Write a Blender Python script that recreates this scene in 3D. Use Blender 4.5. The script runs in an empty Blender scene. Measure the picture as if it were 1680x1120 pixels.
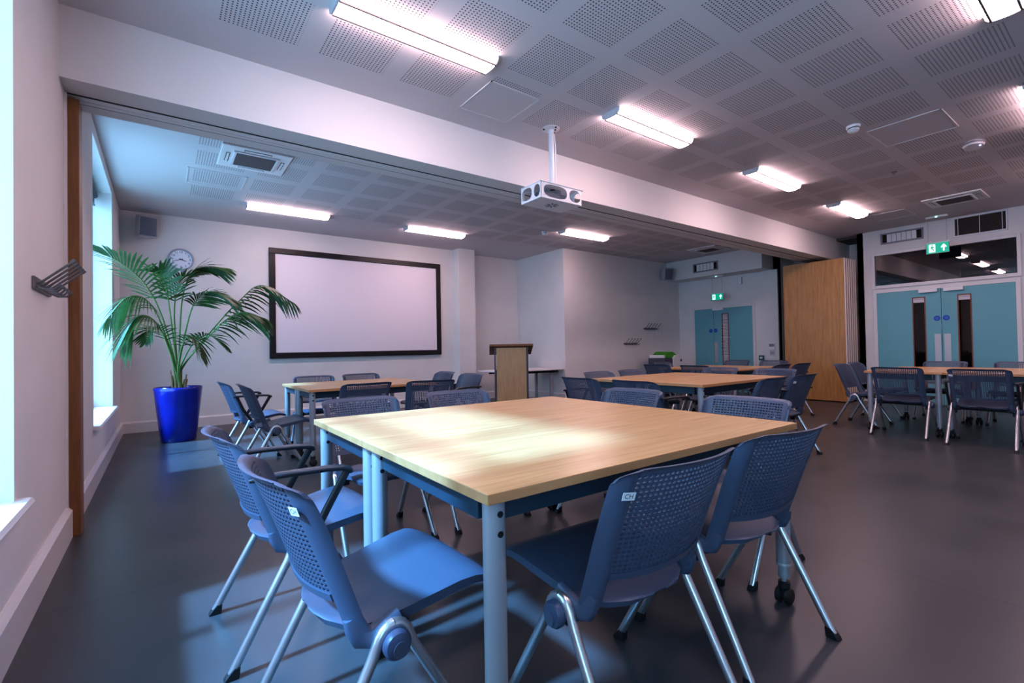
import bpy, bmesh, math, random
from mathutils import Vector, Matrix
random.seed(7)
PI = math.pi
SC = bpy.context.scene
COL = SC.collection

# ------------------------------------------------------------------ materials
def nm(name):
    m = bpy.data.materials.new(name); m.use_nodes = True
    nt = m.node_tree
    return m, nt, nt.nodes['Principled BSDF'], nt.nodes, nt.links

def simple(name, col, rough=.5, metal=0., bump=0., bscale=80., var=0., vscale=6., spec=.5):
    m, nt, b, N, L = nm(name)
    b.inputs['Base Color'].default_value = (*col, 1)
    b.inputs['Roughness'].default_value = rough
    b.inputs['Metallic'].default_value = metal
    b.inputs['Specular IOR Level'].default_value = spec
    tc = N.new('ShaderNodeTexCoord')
    if var > 0:
        nz = N.new('ShaderNodeTexNoise'); nz.inputs['Scale'].default_value = vscale; nz.inputs['Detail'].default_value = 5
        L.new(tc.outputs['Object'], nz.inputs['Vector'])
        mr = N.new('ShaderNodeMapRange'); mr.inputs['From Min'].default_value = .3; mr.inputs['From Max'].default_value = .7
        mr.inputs['To Min'].default_value = 1 - var; mr.inputs['To Max'].default_value = 1 + var
        L.new(nz.outputs['Fac'], mr.inputs['Value'])
        mx = N.new('ShaderNodeVectorMath'); mx.operation = 'SCALE'
        mx.inputs[0].default_value = col
        L.new(mr.outputs['Result'], mx.inputs['Scale']); L.new(mx.outputs['Vector'], b.inputs['Base Color'])
    if bump > 0:
        n2 = N.new('ShaderNodeTexNoise'); n2.inputs['Scale'].default_value = bscale; n2.inputs['Detail'].default_value = 3
        L.new(tc.outputs['Object'], n2.inputs['Vector'])
        bp = N.new('ShaderNodeBump'); bp.inputs['Strength'].default_value = bump; bp.inputs['Distance'].default_value = .002
        L.new(n2.outputs['Fac'], bp.inputs['Height']); L.new(bp.outputs['Normal'], b.inputs['Normal'])
    return m

def wood(name, c1, c2, axis='X', scale=3., stretch=14., rough=.4, plank=0.):
    m, nt, b, N, L = nm(name)
    tc = N.new('ShaderNodeTexCoord'); mp = N.new('ShaderNodeMapping')
    s = {'X': (1, stretch, stretch), 'Y': (stretch, 1, stretch), 'Z': (stretch, stretch, 1)}[axis]
    mp.inputs['Scale'].default_value = s
    L.new(tc.outputs['Object'], mp.inputs['Vector'])
    nz = N.new('ShaderNodeTexNoise'); nz.inputs['Scale'].default_value = scale; nz.inputs['Detail'].default_value = 8
    nz.inputs['Roughness'].default_value = .62; nz.inputs['Distortion'].default_value = .35
    L.new(mp.outputs['Vector'], nz.inputs['Vector'])
    cr = N.new('ShaderNodeValToRGB'); cr.color_ramp.elements[0].position = .3; cr.color_ramp.elements[1].position = .72
    cr.color_ramp.elements[0].color = (*c1, 1); cr.color_ramp.elements[1].color = (*c2, 1)
    L.new(nz.outputs['Fac'], cr.inputs['Fac']); L.new(cr.outputs['Color'], b.inputs['Base Color'])
    b.inputs['Roughness'].default_value = rough
    return m

def emis(name, col, strength, base=(.8, .8, .8)):
    m, nt, b, N, L = nm(name)
    b.inputs['Base Color'].default_value = (*base, 1)
    b.inputs['Emission Color'].default_value = (*col, 1)
    b.inputs['Emission Strength'].default_value = strength
    return m

def glassy(name, tint=(1, 1, 1), refl=.06, rough=0.):
    m = bpy.data.materials.new(name); m.use_nodes = True
    N, L = m.node_tree.nodes, m.node_tree.links; N.clear()
    o = N.new('ShaderNodeOutputMaterial'); t = N.new('ShaderNodeBsdfTransparent'); g = N.new('ShaderNodeBsdfGlossy')
    t.inputs['Color'].default_value = (*tint, 1); g.inputs['Roughness'].default_value = rough
    x = N.new('ShaderNodeMixShader'); x.inputs['Fac'].default_value = refl
    L.new(t.outputs[0], x.inputs[1]); L.new(g.outputs[0], x.inputs[2]); L.new(x.outputs[0], o.inputs['Surface'])
    return m

M = {}
M['wall'] = simple('white_wall_paint', (.72, .695, .69), .75, bump=.25, bscale=160, var=.03, vscale=2)
M['trimw'] = simple('white_gloss_trim', (.70, .66, .66), .35)
M['beam'] = simple('white_beam_paint', (.70, .675, .67), .7, bump=.2, bscale=150)
M['soffit'] = simple('grey_track_paint', (.72, .69, .69), .5)
M['darkgap'] = simple('dark_gap', (.015, .014, .016), .8)
M['white'] = simple('white_plastic', (.75, .73, .74), .4)
M['metalw'] = simple('white_painted_metal', (.72, .71, .74), .35)
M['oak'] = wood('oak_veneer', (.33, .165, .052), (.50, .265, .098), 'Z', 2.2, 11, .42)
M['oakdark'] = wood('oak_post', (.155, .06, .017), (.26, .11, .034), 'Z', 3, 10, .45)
M['beech'] = wood('beech_laminate', (.54, .315, .140), (.71, .445, .215), 'X', 2.2, 16, .27)
M['beechedge'] = wood('beech_edging', (.48, .235, .10), (.57, .30, .14), 'X', 3, 8, .4)
M['lectern'] = wood('lectern_beech', (.42, .25, .12), (.56, .36, .19), 'Z', 3, 14, .45)
M['lecterndark'] = wood('lectern_dark_wood', (.17, .06, .018), (.25, .10, .03), 'X', 3, 10, .45)
M['chair'] = simple('blue_grey_plastic', (.068, .087, .136), .42, bump=.12, bscale=500, spec=.45)
M['arm'] = simple('black_arm_plastic', (.018, .019, .024), .38)
M['silver'] = simple('silver_tube', (.62, .63, .66), .30, metal=.9)
M['tleg'] = simple('silver_grey_leg_paint', (.36, .38, .42), .36, metal=.35)
M['rail'] = simple('dark_steel_rail', (.018, .044, .070), .4)
M['rubber'] = simple('black_rubber', (.012, .012, .014), .6)
M['hub'] = simple('hub_plastic', (.06, .078, .135), .38)
M['black'] = simple('black_frame', (.008, .008, .010), .45)
M['screen'] = simple('projection_screen', (.80, .74, .80), .8)
M['teal'] = simple('teal_door_paint', (.15, .39, .445), .5, bump=.1, bscale=300)
M['steel'] = simple('brushed_steel', (.50, .48, .49), .5, metal=.7)
M['hook'] = simple('grey_steel_hook', (.20, .18, .18), .38, metal=.6)
M['disc'] = simple('blue_sign', (.01, .07, .42), .4)
M['disctxt'] = simple('pale_sign_print', (.08, .2, .6), .4)
M['potblue'] = simple('cobalt_glaze', (.004, .017, .25), .16, var=.12, vscale=5, spec=.6)
M['soil'] = simple('soil', (.03, .02, .015), .9, bump=.8, bscale=60)
M['leaf'] = simple('palm_green', (.020, .078, .012), .48, var=.35, vscale=9)
M['stem'] = simple('palm_stem', (.10, .20, .05), .5, var=.3, vscale=12)
M['trunkfib'] = simple('dry_stem', (.26, .17, .09), .8, var=.3, vscale=30)
M['greygrille'] = simple('grey_grille_cloth', (.16, .16, .20), .8, bump=.5, bscale=500)
M['greybox'] = simple('mid_grey_plastic', (.24, .23, .27), .5)
M['dkgrey'] = simple('dark_grey_plastic', (.07, .075, .10), .5)
M['green'] = simple('green_lid', (.06, .30, .015), .4)
M['vent_in'] = simple('vent_interior', (.016, .008, .006), .8)
M['filter'] = simple('brown_filter', (.13, .10, .10), .8, bump=.6, bscale=300)
M['clockface'] = simple('clock_face', (.78, .80, .90), .5)
M['clockrim'] = simple('clock_rim_grey', (.38, .41, .50), .35)
M['ink'] = simple('dark_print', (.02, .025, .05), .6)
M['exitg'] = emis('exit_green', (.0, .36, .23), .7, (.0, .3, .2))
M['exitw'] = emis('exit_white', (.75, 1, .95), 1.1)
M['led'] = emis('green_led', (.3, 1, .8), 3)
M['ledb'] = emis('blue_led', (.35, .35, 1), 3)
M['tube'] = emis('lamp_diffuser', (1.0, .69, .725), 31)
M['lampend'] = simple('lamp_end_cap', (.55, .51, .53), .45)
M['lampstrip'] = simple('lamp_side_strip', (.10, .085, .09), .5)
M['glass'] = glassy('window_glass', (.95, .98, 1), .05)
M['dglass'] = glassy('door_glass', (.5, .45, .45), .07)
M['tglass'] = glassy('transom_glass', (.45, .42, .44), .12)
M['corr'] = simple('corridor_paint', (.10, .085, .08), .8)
M['blind'] = simple('blind_fabric', (.10, .13, .16), .7)
M['brownrim'] = simple('red_brown_bead', (.22, .055, .02), .5)
M['louvre'] = simple('white_blind_slat', (.62, .57, .62), .6)
M['callp'] = simple('green_call_point', (.015, .09, .085), .4)

def floor_mat():
    m, nt, b, N, L = nm('grey_vinyl_floor')
    tc = N.new('ShaderNodeTexCoord')
    nz = N.new('ShaderNodeTexNoise'); nz.inputs['Scale'].default_value = 1.4; nz.inputs['Detail'].default_value = 6
    n2 = N.new('ShaderNodeTexNoise'); n2.inputs['Scale'].default_value = 240; n2.inputs['Detail'].default_value = 2
    L.new(tc.outputs['Object'], nz.inputs['Vector']); L.new(tc.outputs['Object'], n2.inputs['Vector'])
    cr = N.new('ShaderNodeValToRGB')
    cr.color_ramp.elements[0].position = .3; cr.color_ramp.elements[0].color = (.047, .048, .054, 1)
    cr.color_ramp.elements[1].position = .75; cr.color_ramp.elements[1].color = (.069, .070, .078, 1)
    L.new(nz.outputs['Fac'], cr.inputs['Fac'])
    sp = N.new('ShaderNodeSeparateXYZ'); L.new(tc.outputs['Object'], sp.inputs[0])
    # welded seams every 2 m across the room
    ad = N.new('ShaderNodeMath'); ad.operation = 'ADD'; ad.inputs[1].default_value = 1.344 + 4; L.new(sp.outputs['Y'], ad.inputs[0])
    fr = N.new('ShaderNodeMath'); fr.operation = 'PINGPONG'; fr.inputs[1].default_value = 2.0; L.new(ad.outputs[0], fr.inputs[0])
    lt = N.new('ShaderNodeMath'); lt.operation = 'LESS_THAN'; lt.inputs[1].default_value = .003; L.new(fr.outputs[0], lt.inputs[0])
    xs = N.new('ShaderNodeMath'); xs.operation = 'COMPARE'; xs.inputs[1].default_value = 3.45; xs.inputs[2].default_value = .0025; L.new(sp.outputs['X'], xs.inputs[0])
    mxx = N.new('ShaderNodeMath'); mxx.operation = 'MAXIMUM'; L.new(lt.outputs[0], mxx.inputs[0]); L.new(xs.outputs[0], mxx.inputs[1])
    mx = N.new('ShaderNodeMix'); mx.data_type = 'RGBA'; L.new(mxx.outputs[0], mx.inputs['Factor'])
    L.new(cr.outputs['Color'], mx.inputs['A']); mx.inputs['B'].default_value = (.022, .02, .024, 1)
    # tiny pale flecks
    vo = N.new('ShaderNodeTexVoronoi'); vo.inputs['Scale'].default_value = 3.2; L.new(tc.outputs['Object'], vo.inputs['Vector'])
    l2 = N.new('ShaderNodeMath'); l2.operation = 'LESS_THAN'; l2.inputs[1].default_value = .012; L.new(vo.outputs['Distance'], l2.inputs[0])
    m2 = N.new('ShaderNodeMix'); m2.data_type = 'RGBA'; L.new(l2.outputs[0], m2.inputs['Factor'])
    L.new(mx.outputs['Result'], m2.inputs['A']); m2.inputs['B'].default_value = (.2, .2, .22, 1)
    L.new(m2.outputs['Result'], b.inputs['Base Color'])
    mr = N.new('ShaderNodeMapRange'); mr.inputs['To Min'].default_value = .26; mr.inputs['To Max'].default_value = .44
    L.new(nz.outputs['Fac'], mr.inputs['Value']); L.new(mr.outputs['Result'], b.inputs['Roughness'])
    bp = N.new('ShaderNodeBump'); bp.inputs['Strength'].default_value = .08; bp.inputs['Distance'].default_value = .001
    L.new(n2.outputs['Fac'], bp.inputs['Height']); L.new(bp.outputs['Normal'], b.inputs['Normal'])
    return m
M['floor'] = floor_mat()

def ceil_mat(name, x0, px, wx, y0, py, wy, ylo, yhi):
    """white plasterboard with square fields of punched holes (real-world metres)"""
    m, nt, b, N, L = nm(name)
    tc = N.new('ShaderNodeTexCoord'); sp = N.new('ShaderNodeSeparateXYZ'); L.new(tc.outputs['Object'], sp.inputs[0])
    def mth(op, a, c=None):
        n = N.new('ShaderNodeMath'); n.operation = op
        for i, v in enumerate((a, c)):
            if v is None: continue
            if isinstance(v, (int, float)): n.inputs[i].default_value = v
            else: L.new(v, n.inputs[i])
        return n.outputs[0]
    hp = .0244
    def axis(o, a0, p, w):
        t = mth('FLOORED_MODULO', mth('SUBTRACT', o, a0), p)
        inside = mth('LESS_THAN', t, w)
        h = mth('SUBTRACT', mth('FLOORED_MODULO', t, hp), hp / 2)
        return inside, h
    ix, hx = axis(sp.outputs['X'], x0, px, wx); iy, hy = axis(sp.outputs['Y'], y0, py, wy)
    d2 = mth('ADD', mth('MULTIPLY', hx, hx), mth('MULTIPLY', hy, hy))
    hole = mth('LESS_THAN', d2, .0054 ** 2)
    rng = mth('MULTIPLY', mth('GREATER_THAN', sp.outputs['Y'], ylo), mth('LESS_THAN', sp.outputs['Y'], yhi))
    rng = mth('MULTIPLY', rng, mth('MULTIPLY', mth('GREATER_THAN', sp.outputs['X'], .75), mth('LESS_THAN', sp.outputs['X'], 9.9)))
    f = mth('MULTIPLY', mth('MULTIPLY', hole, rng), mth('MULTIPLY', ix, iy))
    mx = N.new('ShaderNodeMix'); mx.data_type = 'RGBA'; L.new(f, mx.inputs['Factor'])
    mx.inputs['A'].default_value = (.61, .565, .58, 1); mx.inputs['B'].default_value = (.035, .03, .035, 1)
    L.new(mx.outputs['Result'], b.inputs['Base Color']); b.inputs['Roughness'].default_value = .8
    return m
M['ceil_a'] = ceil_mat('perforated_ceiling_main', .792, .611, .4735, .865, .6175, .4835, -3.3, 3.25)
M['ceil_b'] = ceil_mat('perforated_ceiling_rear', .800, .622, .478, 5.60, .632, .470, 4.2, 7.4)

# ------------------------------------------------------------------ mesh builder
class MB:
    def __init__(s): s.v = []; s.f = []; s.m = []; s.sm = []
    def add(s, vs, fs, mi=0, smooth=False):
        o = len(s.v); s.v += [tuple(p) for p in vs]
        for f in fs: s.f.append([o + i for i in f]); s.m.append(mi); s.sm.append(smooth)
        return s
    def box(s, x0, x1, y0, y1, z0, z1, mi=0):
        v = [(x, y, z) for z in (z0, z1) for y in (y0, y1) for x in (x0, x1)]
        return s.add(v, [(0, 2, 3, 1), (4, 5, 7, 6), (0, 1, 5, 4), (2, 6, 7, 3), (0, 4, 6, 2), (1, 3, 7, 5)], mi)
    def obox(s, c, sx, sy, sz, mat, mi=0):
        """box oriented by a 3x3 matrix"""
        v = []
        for z in (-.5, .5):
            for y in (-.5, .5):
                for x in (-.5, .5): v.append(Vector(c) + mat @ Vector((x * sx, y * sy, z * sz)))
        return s.add(v, [(0, 2, 3, 1), (4, 5, 7, 6), (0, 1, 5, 4), (2, 6, 7, 3), (0, 4, 6, 2), (1, 3, 7, 5)], mi)
    def sweep(s, path, ring, mi=0, cap=True, up=Vector((1, 0, 0)), radii=None):
        """sweep a 2-D ring (list of (a,b)) along path; a is along `up`-ish, b along the cross direction"""
        P = [Vector(p) for p in path]; n = len(ring); vs = []; fs = []
        for i, p in enumerate(P):
            t = (P[min(i + 1, len(P) - 1)] - P[max(i - 1, 0)]).normalized()
            a = (up - t * up.dot(t))
            if a.length < 1e-4: a = Vector((0, 0, 1)) - t * t.z
            a.normalize(); b = t.cross(a)
            k = radii[i] if radii else 1.
            for (u, w) in ring: vs.append(p + a * u * k + b * w * k)
        for i in range(len(P) - 1):
            for j in range(n):
                j2 = (j + 1) % n
                fs.append((i * n + j, i * n + j2, (i + 1) * n + j2, (i + 1) * n + j))
        if cap:
            fs.append(tuple(range(n - 1, -1, -1))); fs.append(tuple((len(P) - 1) * n + j for j in range(n)))
        return s.add(vs, fs, mi, True)
    def tube(s, path, r, n=10, mi=0, cap=True, radii=None, up=Vector((1, 0, 0))):
        return s.sweep(path, [(r * math.cos(2 * PI * j / n), r * math.sin(2 * PI * j / n)) for j in range(n)], mi, cap, up, radii)
    def lathe(s, prof, n=32, c=(0, 0, 0), mi=0, axis='Z'):
        vs = []; fs = []; k = len(prof)
        for j in range(n):
            a = 2 * PI * j / n
            for (r, z) in prof:
                p = (r * math.cos(a), r * math.sin(a), z)
                if axis == 'X': p = (p[2], p[0], p[1])
                if axis == 'Y': p = (p[0], p[2], p[1])
                vs.append((c[0] + p[0], c[1] + p[1], c[2] + p[2]))
        for j in range(n):
            j2 = (j + 1) % n
            for i in range(k - 1): fs.append((j * k + i, j2 * k + i, j2 * k + i + 1, j * k + i + 1))
        return s.add(vs, fs, mi, True)
    def poly(s, pts, mi=0): return s.add(pts, [tuple(range(len(pts)))], mi)
    def prism(s, pts, off, mi=0):
        n = len(pts); o = Vector(off)
        v = [Vector(p) for p in pts] + [Vector(p) + o for p in pts]
        f = [tuple(range(n)), tuple(range(2 * n - 1, n - 1, -1))] + [(i, (i + 1) % n + 0, (i + 1) % n + n, i + n) for i in range(n)]
        return s.add(v, f, mi)
    def build(s, name, mats, parent=None, bevel=0., angle=40., shade=True, seg=2):
        me = bpy.data.meshes.new(name); me.from_pydata(s.v, [], s.f)
        if not isinstance(mats, (list, tuple)): mats = [mats]
        for m in mats: me.materials.append(m)
        me.polygons.foreach_set('material_index', s.m)
        me.polygons.foreach_set('use_smooth', [bool(x) for x in s.sm])
        bm = bmesh.new(); bm.from_mesh(me); bmesh.ops.recalc_face_normals(bm, faces=bm.faces); bm.to_mesh(me); bm.free()
        if any(s.sm): me.set_sharp_from_angle(angle=math.radians(angle))
        me.update()
        o = bpy.data.objects.new(name, me); COL.objects.link(o)
        if parent is not None: o.parent = parent
        if bevel > 0:
            b = o.modifiers.new('edge', 'BEVEL'); b.width = bevel; b.segments = seg; b.limit_method = 'ANGLE'; b.angle_limit = math.radians(50)
        return o

def tag(o, label, cat, group=None, kind=None):
    o['label'] = label; o['category'] = cat
    if group: o['group'] = group
    if kind: o['kind'] = kind
    return o
def empty(name, loc=(0, 0, 0), rz=0.):
    o = bpy.data.objects.new(name, None); COL.objects.link(o); o.location = loc; o.rotation_euler = (0, 0, rz); o.empty_display_size = .1
    return o
def thing(name, label, cat, loc=(0, 0, 0), rz=0., group=None):
    return tag(empty(name, loc, rz), label, cat, group)
def struct(o, label=None, cat=None):
    o['kind'] = 'structure'
    if label: o['label'] = label
    if cat: o['category'] = cat
    return o
def copy_tree(o, parent=None):
    c = o.copy(); COL.objects.link(c)
    if parent is not None:
        c.parent = parent
    for ch in list(o.children): copy_tree(ch, c)
    return c

def superell(cx, cz, rx, rz, n, p=2.):
    out = []
    for i in range(n):
        a = 2 * PI * (i + .5) / n; ca, sa = math.cos(a), math.sin(a)
        out.append((cx + rx * math.copysign(abs(ca) ** (2 / p), ca), cz + rz * math.copysign(abs(sa) ** (2 / p), sa)))
    return out
def rect_ring(x0, x1, z0, z1, n):
    """n points (n multiple of 8) round a rectangle, same angular order as superell"""
    out = []
    cx, cz = (x0 + x1) / 2, (z0 + z1) / 2; hx, hz = (x1 - x0) / 2, (z1 - z0) / 2
    for i in range(n):
        a = 2 * PI * (i + .5) / n; ca, sa = math.cos(a), math.sin(a)
        k = 1 / max(abs(ca), abs(sa))
        out.append((cx + hx * ca * k, cz + hz * sa * k))
    # snap the points nearest each corner onto it
    for (qx, qz) in ((x1, z1), (x0, z1), (x0, z0), (x1, z0)):
        j = min(range(n), key=lambda i: ((out[i][0] - qx) / hx) ** 2 + ((out[i][1] - qz) / hz) ** 2)
        out[j] = (qx, qz)
    return out

FONT = {}
def text_mesh(txt, size):
    """flat glyph outlines of the built-in font -> (verts2d, faces)"""
    cu = bpy.data.curves.new('glyph', 'FONT'); cu.body = txt; cu.size = size; cu.align_x = 'CENTER'; cu.align_y = 'CENTER'; cu.resolution_u = 3
    ob = bpy.data.objects.new('glyph', cu); COL.objects.link(ob)
    dg = bpy.context.evaluated_depsgraph_get(); me = bpy.data.meshes.new_from_object(ob.evaluated_get(dg))
    v = [(p.co.x, p.co.y) for p in me.vertices]; f = [tuple(p.vertices) for p in me.polygons]
    bpy.data.objects.remove(ob); bpy.data.curves.remove(cu); bpy.data.meshes.remove(me)
    return v, f

# ------------------------------------------------------------------ room
H, W, D = 3.285, 11.60, 8.68
YB0, YB1, ZB = 3.584, 4.07, 2.84
NX, NY = 7.46, 7.24
YMIN = -3.4
def S(mb, name, mat, **k): return struct(mb.build(name, mat, **k))

S(MB().box(-.3, 12.6, YMIN - .2, 9.3, -.1, 0), 'floor', M['floor'])
S(MB().box(-.3, 12.6, YMIN - .2, YB0, H, H + .1), 'ceiling', M['ceil_a'])
S(MB().box(-.3, 12.6, YB0, 9.3, H, H + .1), 'ceiling_rear', M['ceil_b'])
# left wall with two window openings, plus an added one out of view
WN0, WN1, WNZ = .72, 2.48, .555           # near window
WF0, WF1, WFZ = 5.30, 7.33, .525          # far window
WT = 3.15
WB0, WB1 = -2.45, -.45                    # unseen window added behind the camera for its sky light
lw = MB()
lw.box(-.3, 0, YMIN - .2, WB0, 0, H); lw.box(-.3, 0, WB1, WN0, 0, H); lw.box(-.3, 0, WB0, WB1, 0, WNZ); lw.box(-.3, 0, WB0, WB1, WT, H); lw.box(-.3, 0, WN1, WF0, 0, H); lw.box(-.3, 0, WF1, 9.3, 0, H)
lw.box(-.3, 0, WN0, WN1, 0, WNZ); lw.box(-.3, 0, WF0, WF1, 0, WFZ)
lw.box(-.3, 0, WN0, WN1, WT, H); lw.box(-.3, 0, WF0, WF1, WT, H)
S(lw, 'wall_left', M['wall'])
# back wall: screen bay, pier, nook, and the right-hand bay
S(MB().box(0, 5.552, D, D + .2, 0, H), 'wall_back', M['wall'])
S(MB().box(5.552, 5.95, 8.42, D + .2, 0, H), 'pillar', M['wall'])
S(MB().box(5.95, NX, 8.90, 9.1, 0, H), 'wall_nook', M['wall'])
S(MB().box(NX, 12.0, NY, 9.1, 0, H), 'wall_rear_right', M['wall'])
S(MB().box(0, W, YMIN - .2, YMIN, 0, H), 'wall_front', M['wall'])
# right wall: openings for the two pairs of doors
DR0, DR1, DRZ = 1.03, 2.89, 2.075
TR0, TR1, TRZ0, TRZ1 = 1.01, 2.905, 2.22, 2.795
DL0, DL1, DLZ = 5.28, 6.78, 2.045
rw = MB()
rw.box(W, W + .12, YMIN, DR0 - .05, 0, H); rw.box(W, W + .12, DR1 + .05, 3.19, 0, H)
rw.box(W, W + .12, DR0 - .05, DR1 + .05, TRZ1 + .03, H); rw.box(W, W + .12, DR0 - .05, DR1 + .05, DRZ + .02, TRZ0 - .02)
S(rw, 'wall_right', M['wall'])
rl = MB()
rl.box(W, W + .12, 4.70, DL0 - .05, 0, H); rl.box(W, W + .12, DL1 + .05, NY, 0, H); rl.box(W, W + .12, DL0 - .05, DL1 + .05, DLZ + .03, H)
rl.box(W - .05, W, 4.70, 4.98, 0, 2.81)
S(rl, 'wall_right_rear', M['wall'])
# pocket the folding wall parks in
pk = MB()
pk.box(W, 12.5, 3.09, 3.19, 0, H); pk.box(W, 12.5, 4.70, 4.80, 0, H); pk.box(12.4, 12.5, 3.19, 4.70, 0, H)
S(pk, 'wall_pocket', M['wall'])
S(MB().box(11.08, W, 4.80, NY, 2.81, H), 'bulkhead_beam', M['beam'])
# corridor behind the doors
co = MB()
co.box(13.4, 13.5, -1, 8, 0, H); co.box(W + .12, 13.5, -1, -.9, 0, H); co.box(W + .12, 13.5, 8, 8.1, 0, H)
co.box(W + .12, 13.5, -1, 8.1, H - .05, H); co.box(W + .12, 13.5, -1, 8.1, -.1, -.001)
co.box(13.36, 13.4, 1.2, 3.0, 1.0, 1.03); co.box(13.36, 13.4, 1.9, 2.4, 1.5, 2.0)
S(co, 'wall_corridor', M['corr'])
# beam with sliding-wall track
S(MB().box(0, 12.5, YB0, YB1, ZB, H), 'beam', M['beam'])
tk = MB()
tk.box(0, 11.6, 3.80, 3.815, ZB - .003, ZB, 1); tk.box(0, 11.6, 3.925, 3.942, ZB - .003, ZB, 1)
tk.box(0, 11.6, 3.815, 3.862, ZB - .007, ZB, 0); tk.box(0, 11.6, 3.878, 3.925, ZB - .007, ZB, 0)
tk.box(0, 11.6, 3.862, 3.878, ZB - .002, ZB, 0)
S(tk, 'trim_1', [M['soffit'], M['darkgap']])
# timber jamb on the left wall
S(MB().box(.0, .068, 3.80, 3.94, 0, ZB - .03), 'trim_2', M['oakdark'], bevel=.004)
S(MB().box(0, .012, 3.775, 3.80, .19, ZB - .01), 'trim_3', M['trimw'])
# baseboards (chamfered top edge)
def base_y(mb, x, y0, y1, h, out): mb.prism([(x, y0, 0), (x, y0, h), (x + out * .35, y0, h), (x + out, y0, h - .022), (x + out, y0, 0)], (0, y1 - y0, 0))
def base_x(mb, y, x0, x1, h, out): mb.prism([(x0, y, 0), (x0, y, h), (x0, y + out * .35, h), (x0, y + out, h - .022), (x0, y + out, 0)], (x1 - x0, 0, 0))
b = MB(); base_y(b, 0, YMIN, 3.80, .19, .03); base_y(b, 0, 3.94, D, .17, .03); S(b, 'baseboard_left', M['trimw'])
b = MB(); base_x(b, D, 0, 5.552, .165, -.02); base_x(b, 8.42, 5.552, 5.95, .165, -.02); base_x(b, 8.9, 5.95, NX, .165, -.02)
base_y(b, 5.552, 8.42, D, .165, -.02); base_y(b, NX, NY, 8.9, .165, -.02); base_x(b, NY, NX, W, .165, -.02); S(b, 'baseboard_back', M['trimw'])
b = MB(); base_y(b, W, YMIN, DR0 - .1, .17, -.02); base_y(b, W, DR1 + .1, 3.19, .17, -.02); base_y(b, W, 5.0, DL0 - .08, .17, -.02); base_y(b, W, DL1 + .08, NY, .17, -.02)
S(b, 'baseboard_right', M['trimw'])

# windows: frame, sash bars, glass, sill
def window(idx, y0, y1, z0, z1, bars, label):
    w = struct(empty('window_%d' % idx, (-.24, (y0 + y1) / 2, z0)), label, 'window')
    f = MB(); a = -.03; b_ = .03; hy = (y1 - y0) / 2; h = z1 - z0
    for (p, q, r, t) in ((-hy, -hy + .06, 0, h), (hy - .06, hy, 0, h), (-hy, hy, 0, .07), (-hy, hy, h - .07, h)):
        f.box(a, b_, p, q, r, t)
    for yb in bars: f.box(a + .005, b_ - .005, yb - .025, yb + .025, .07, h - .07)
    f.box(a + .005, b_ - .005, -hy + .06, hy - .06, h * .70, h * .70 + .05)
    f.build('window_frame', M['metalw'], w, bevel=.004)
    MB().box(-.004, .004, -hy + .06, hy - .06, .07, h - .07).build('window_pane', M['glass'], w)
    s = MB(); s.prism([(.03, -hy - .05, -.035), (.285, -hy - .05, -.035), (.295, -hy - .05, -.02), (.285, -hy - .05, -.002), (.03, -hy - .05, .004)], (0, 2 * hy + .1, 0))
    # clip the sill horns behind the wall face
    s.build('window_sill', M['trimw'], w)
    return w
window(1, WN0, WN1, WNZ, WT, [-.4, .4], 'tall bright window nearest the camera at the left edge')
window(2, WF0, WF1, WFZ, WT, [0.1], 'tall bright window beside the potted palm')
window(4, WB0, WB1, WNZ, WT, [-.4, .4], 'unseen window added behind the camera on the left wall for sky light')
t = thing('roller_blind', 'dark roller blind rolled up at the top of the window by the palm', 'blind', (-.16, (WF0 + WF1) / 2, 3.0))
r = MB(); r.tube([(0, -.98, 0.09), (0, .98, 0.09)], .035, 14, up=Vector((0, 0, 1))); r.build('roll', M['blind'], t)
r = MB(); r.box(-.004, .004, -.96, .96, -.03, .09); r.tube([(0, -.96, -.03), (0, .96, -.03)], .012, 8, up=Vector((0, 0, 1))); r.build('hem', M['blind'], t)

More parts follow.
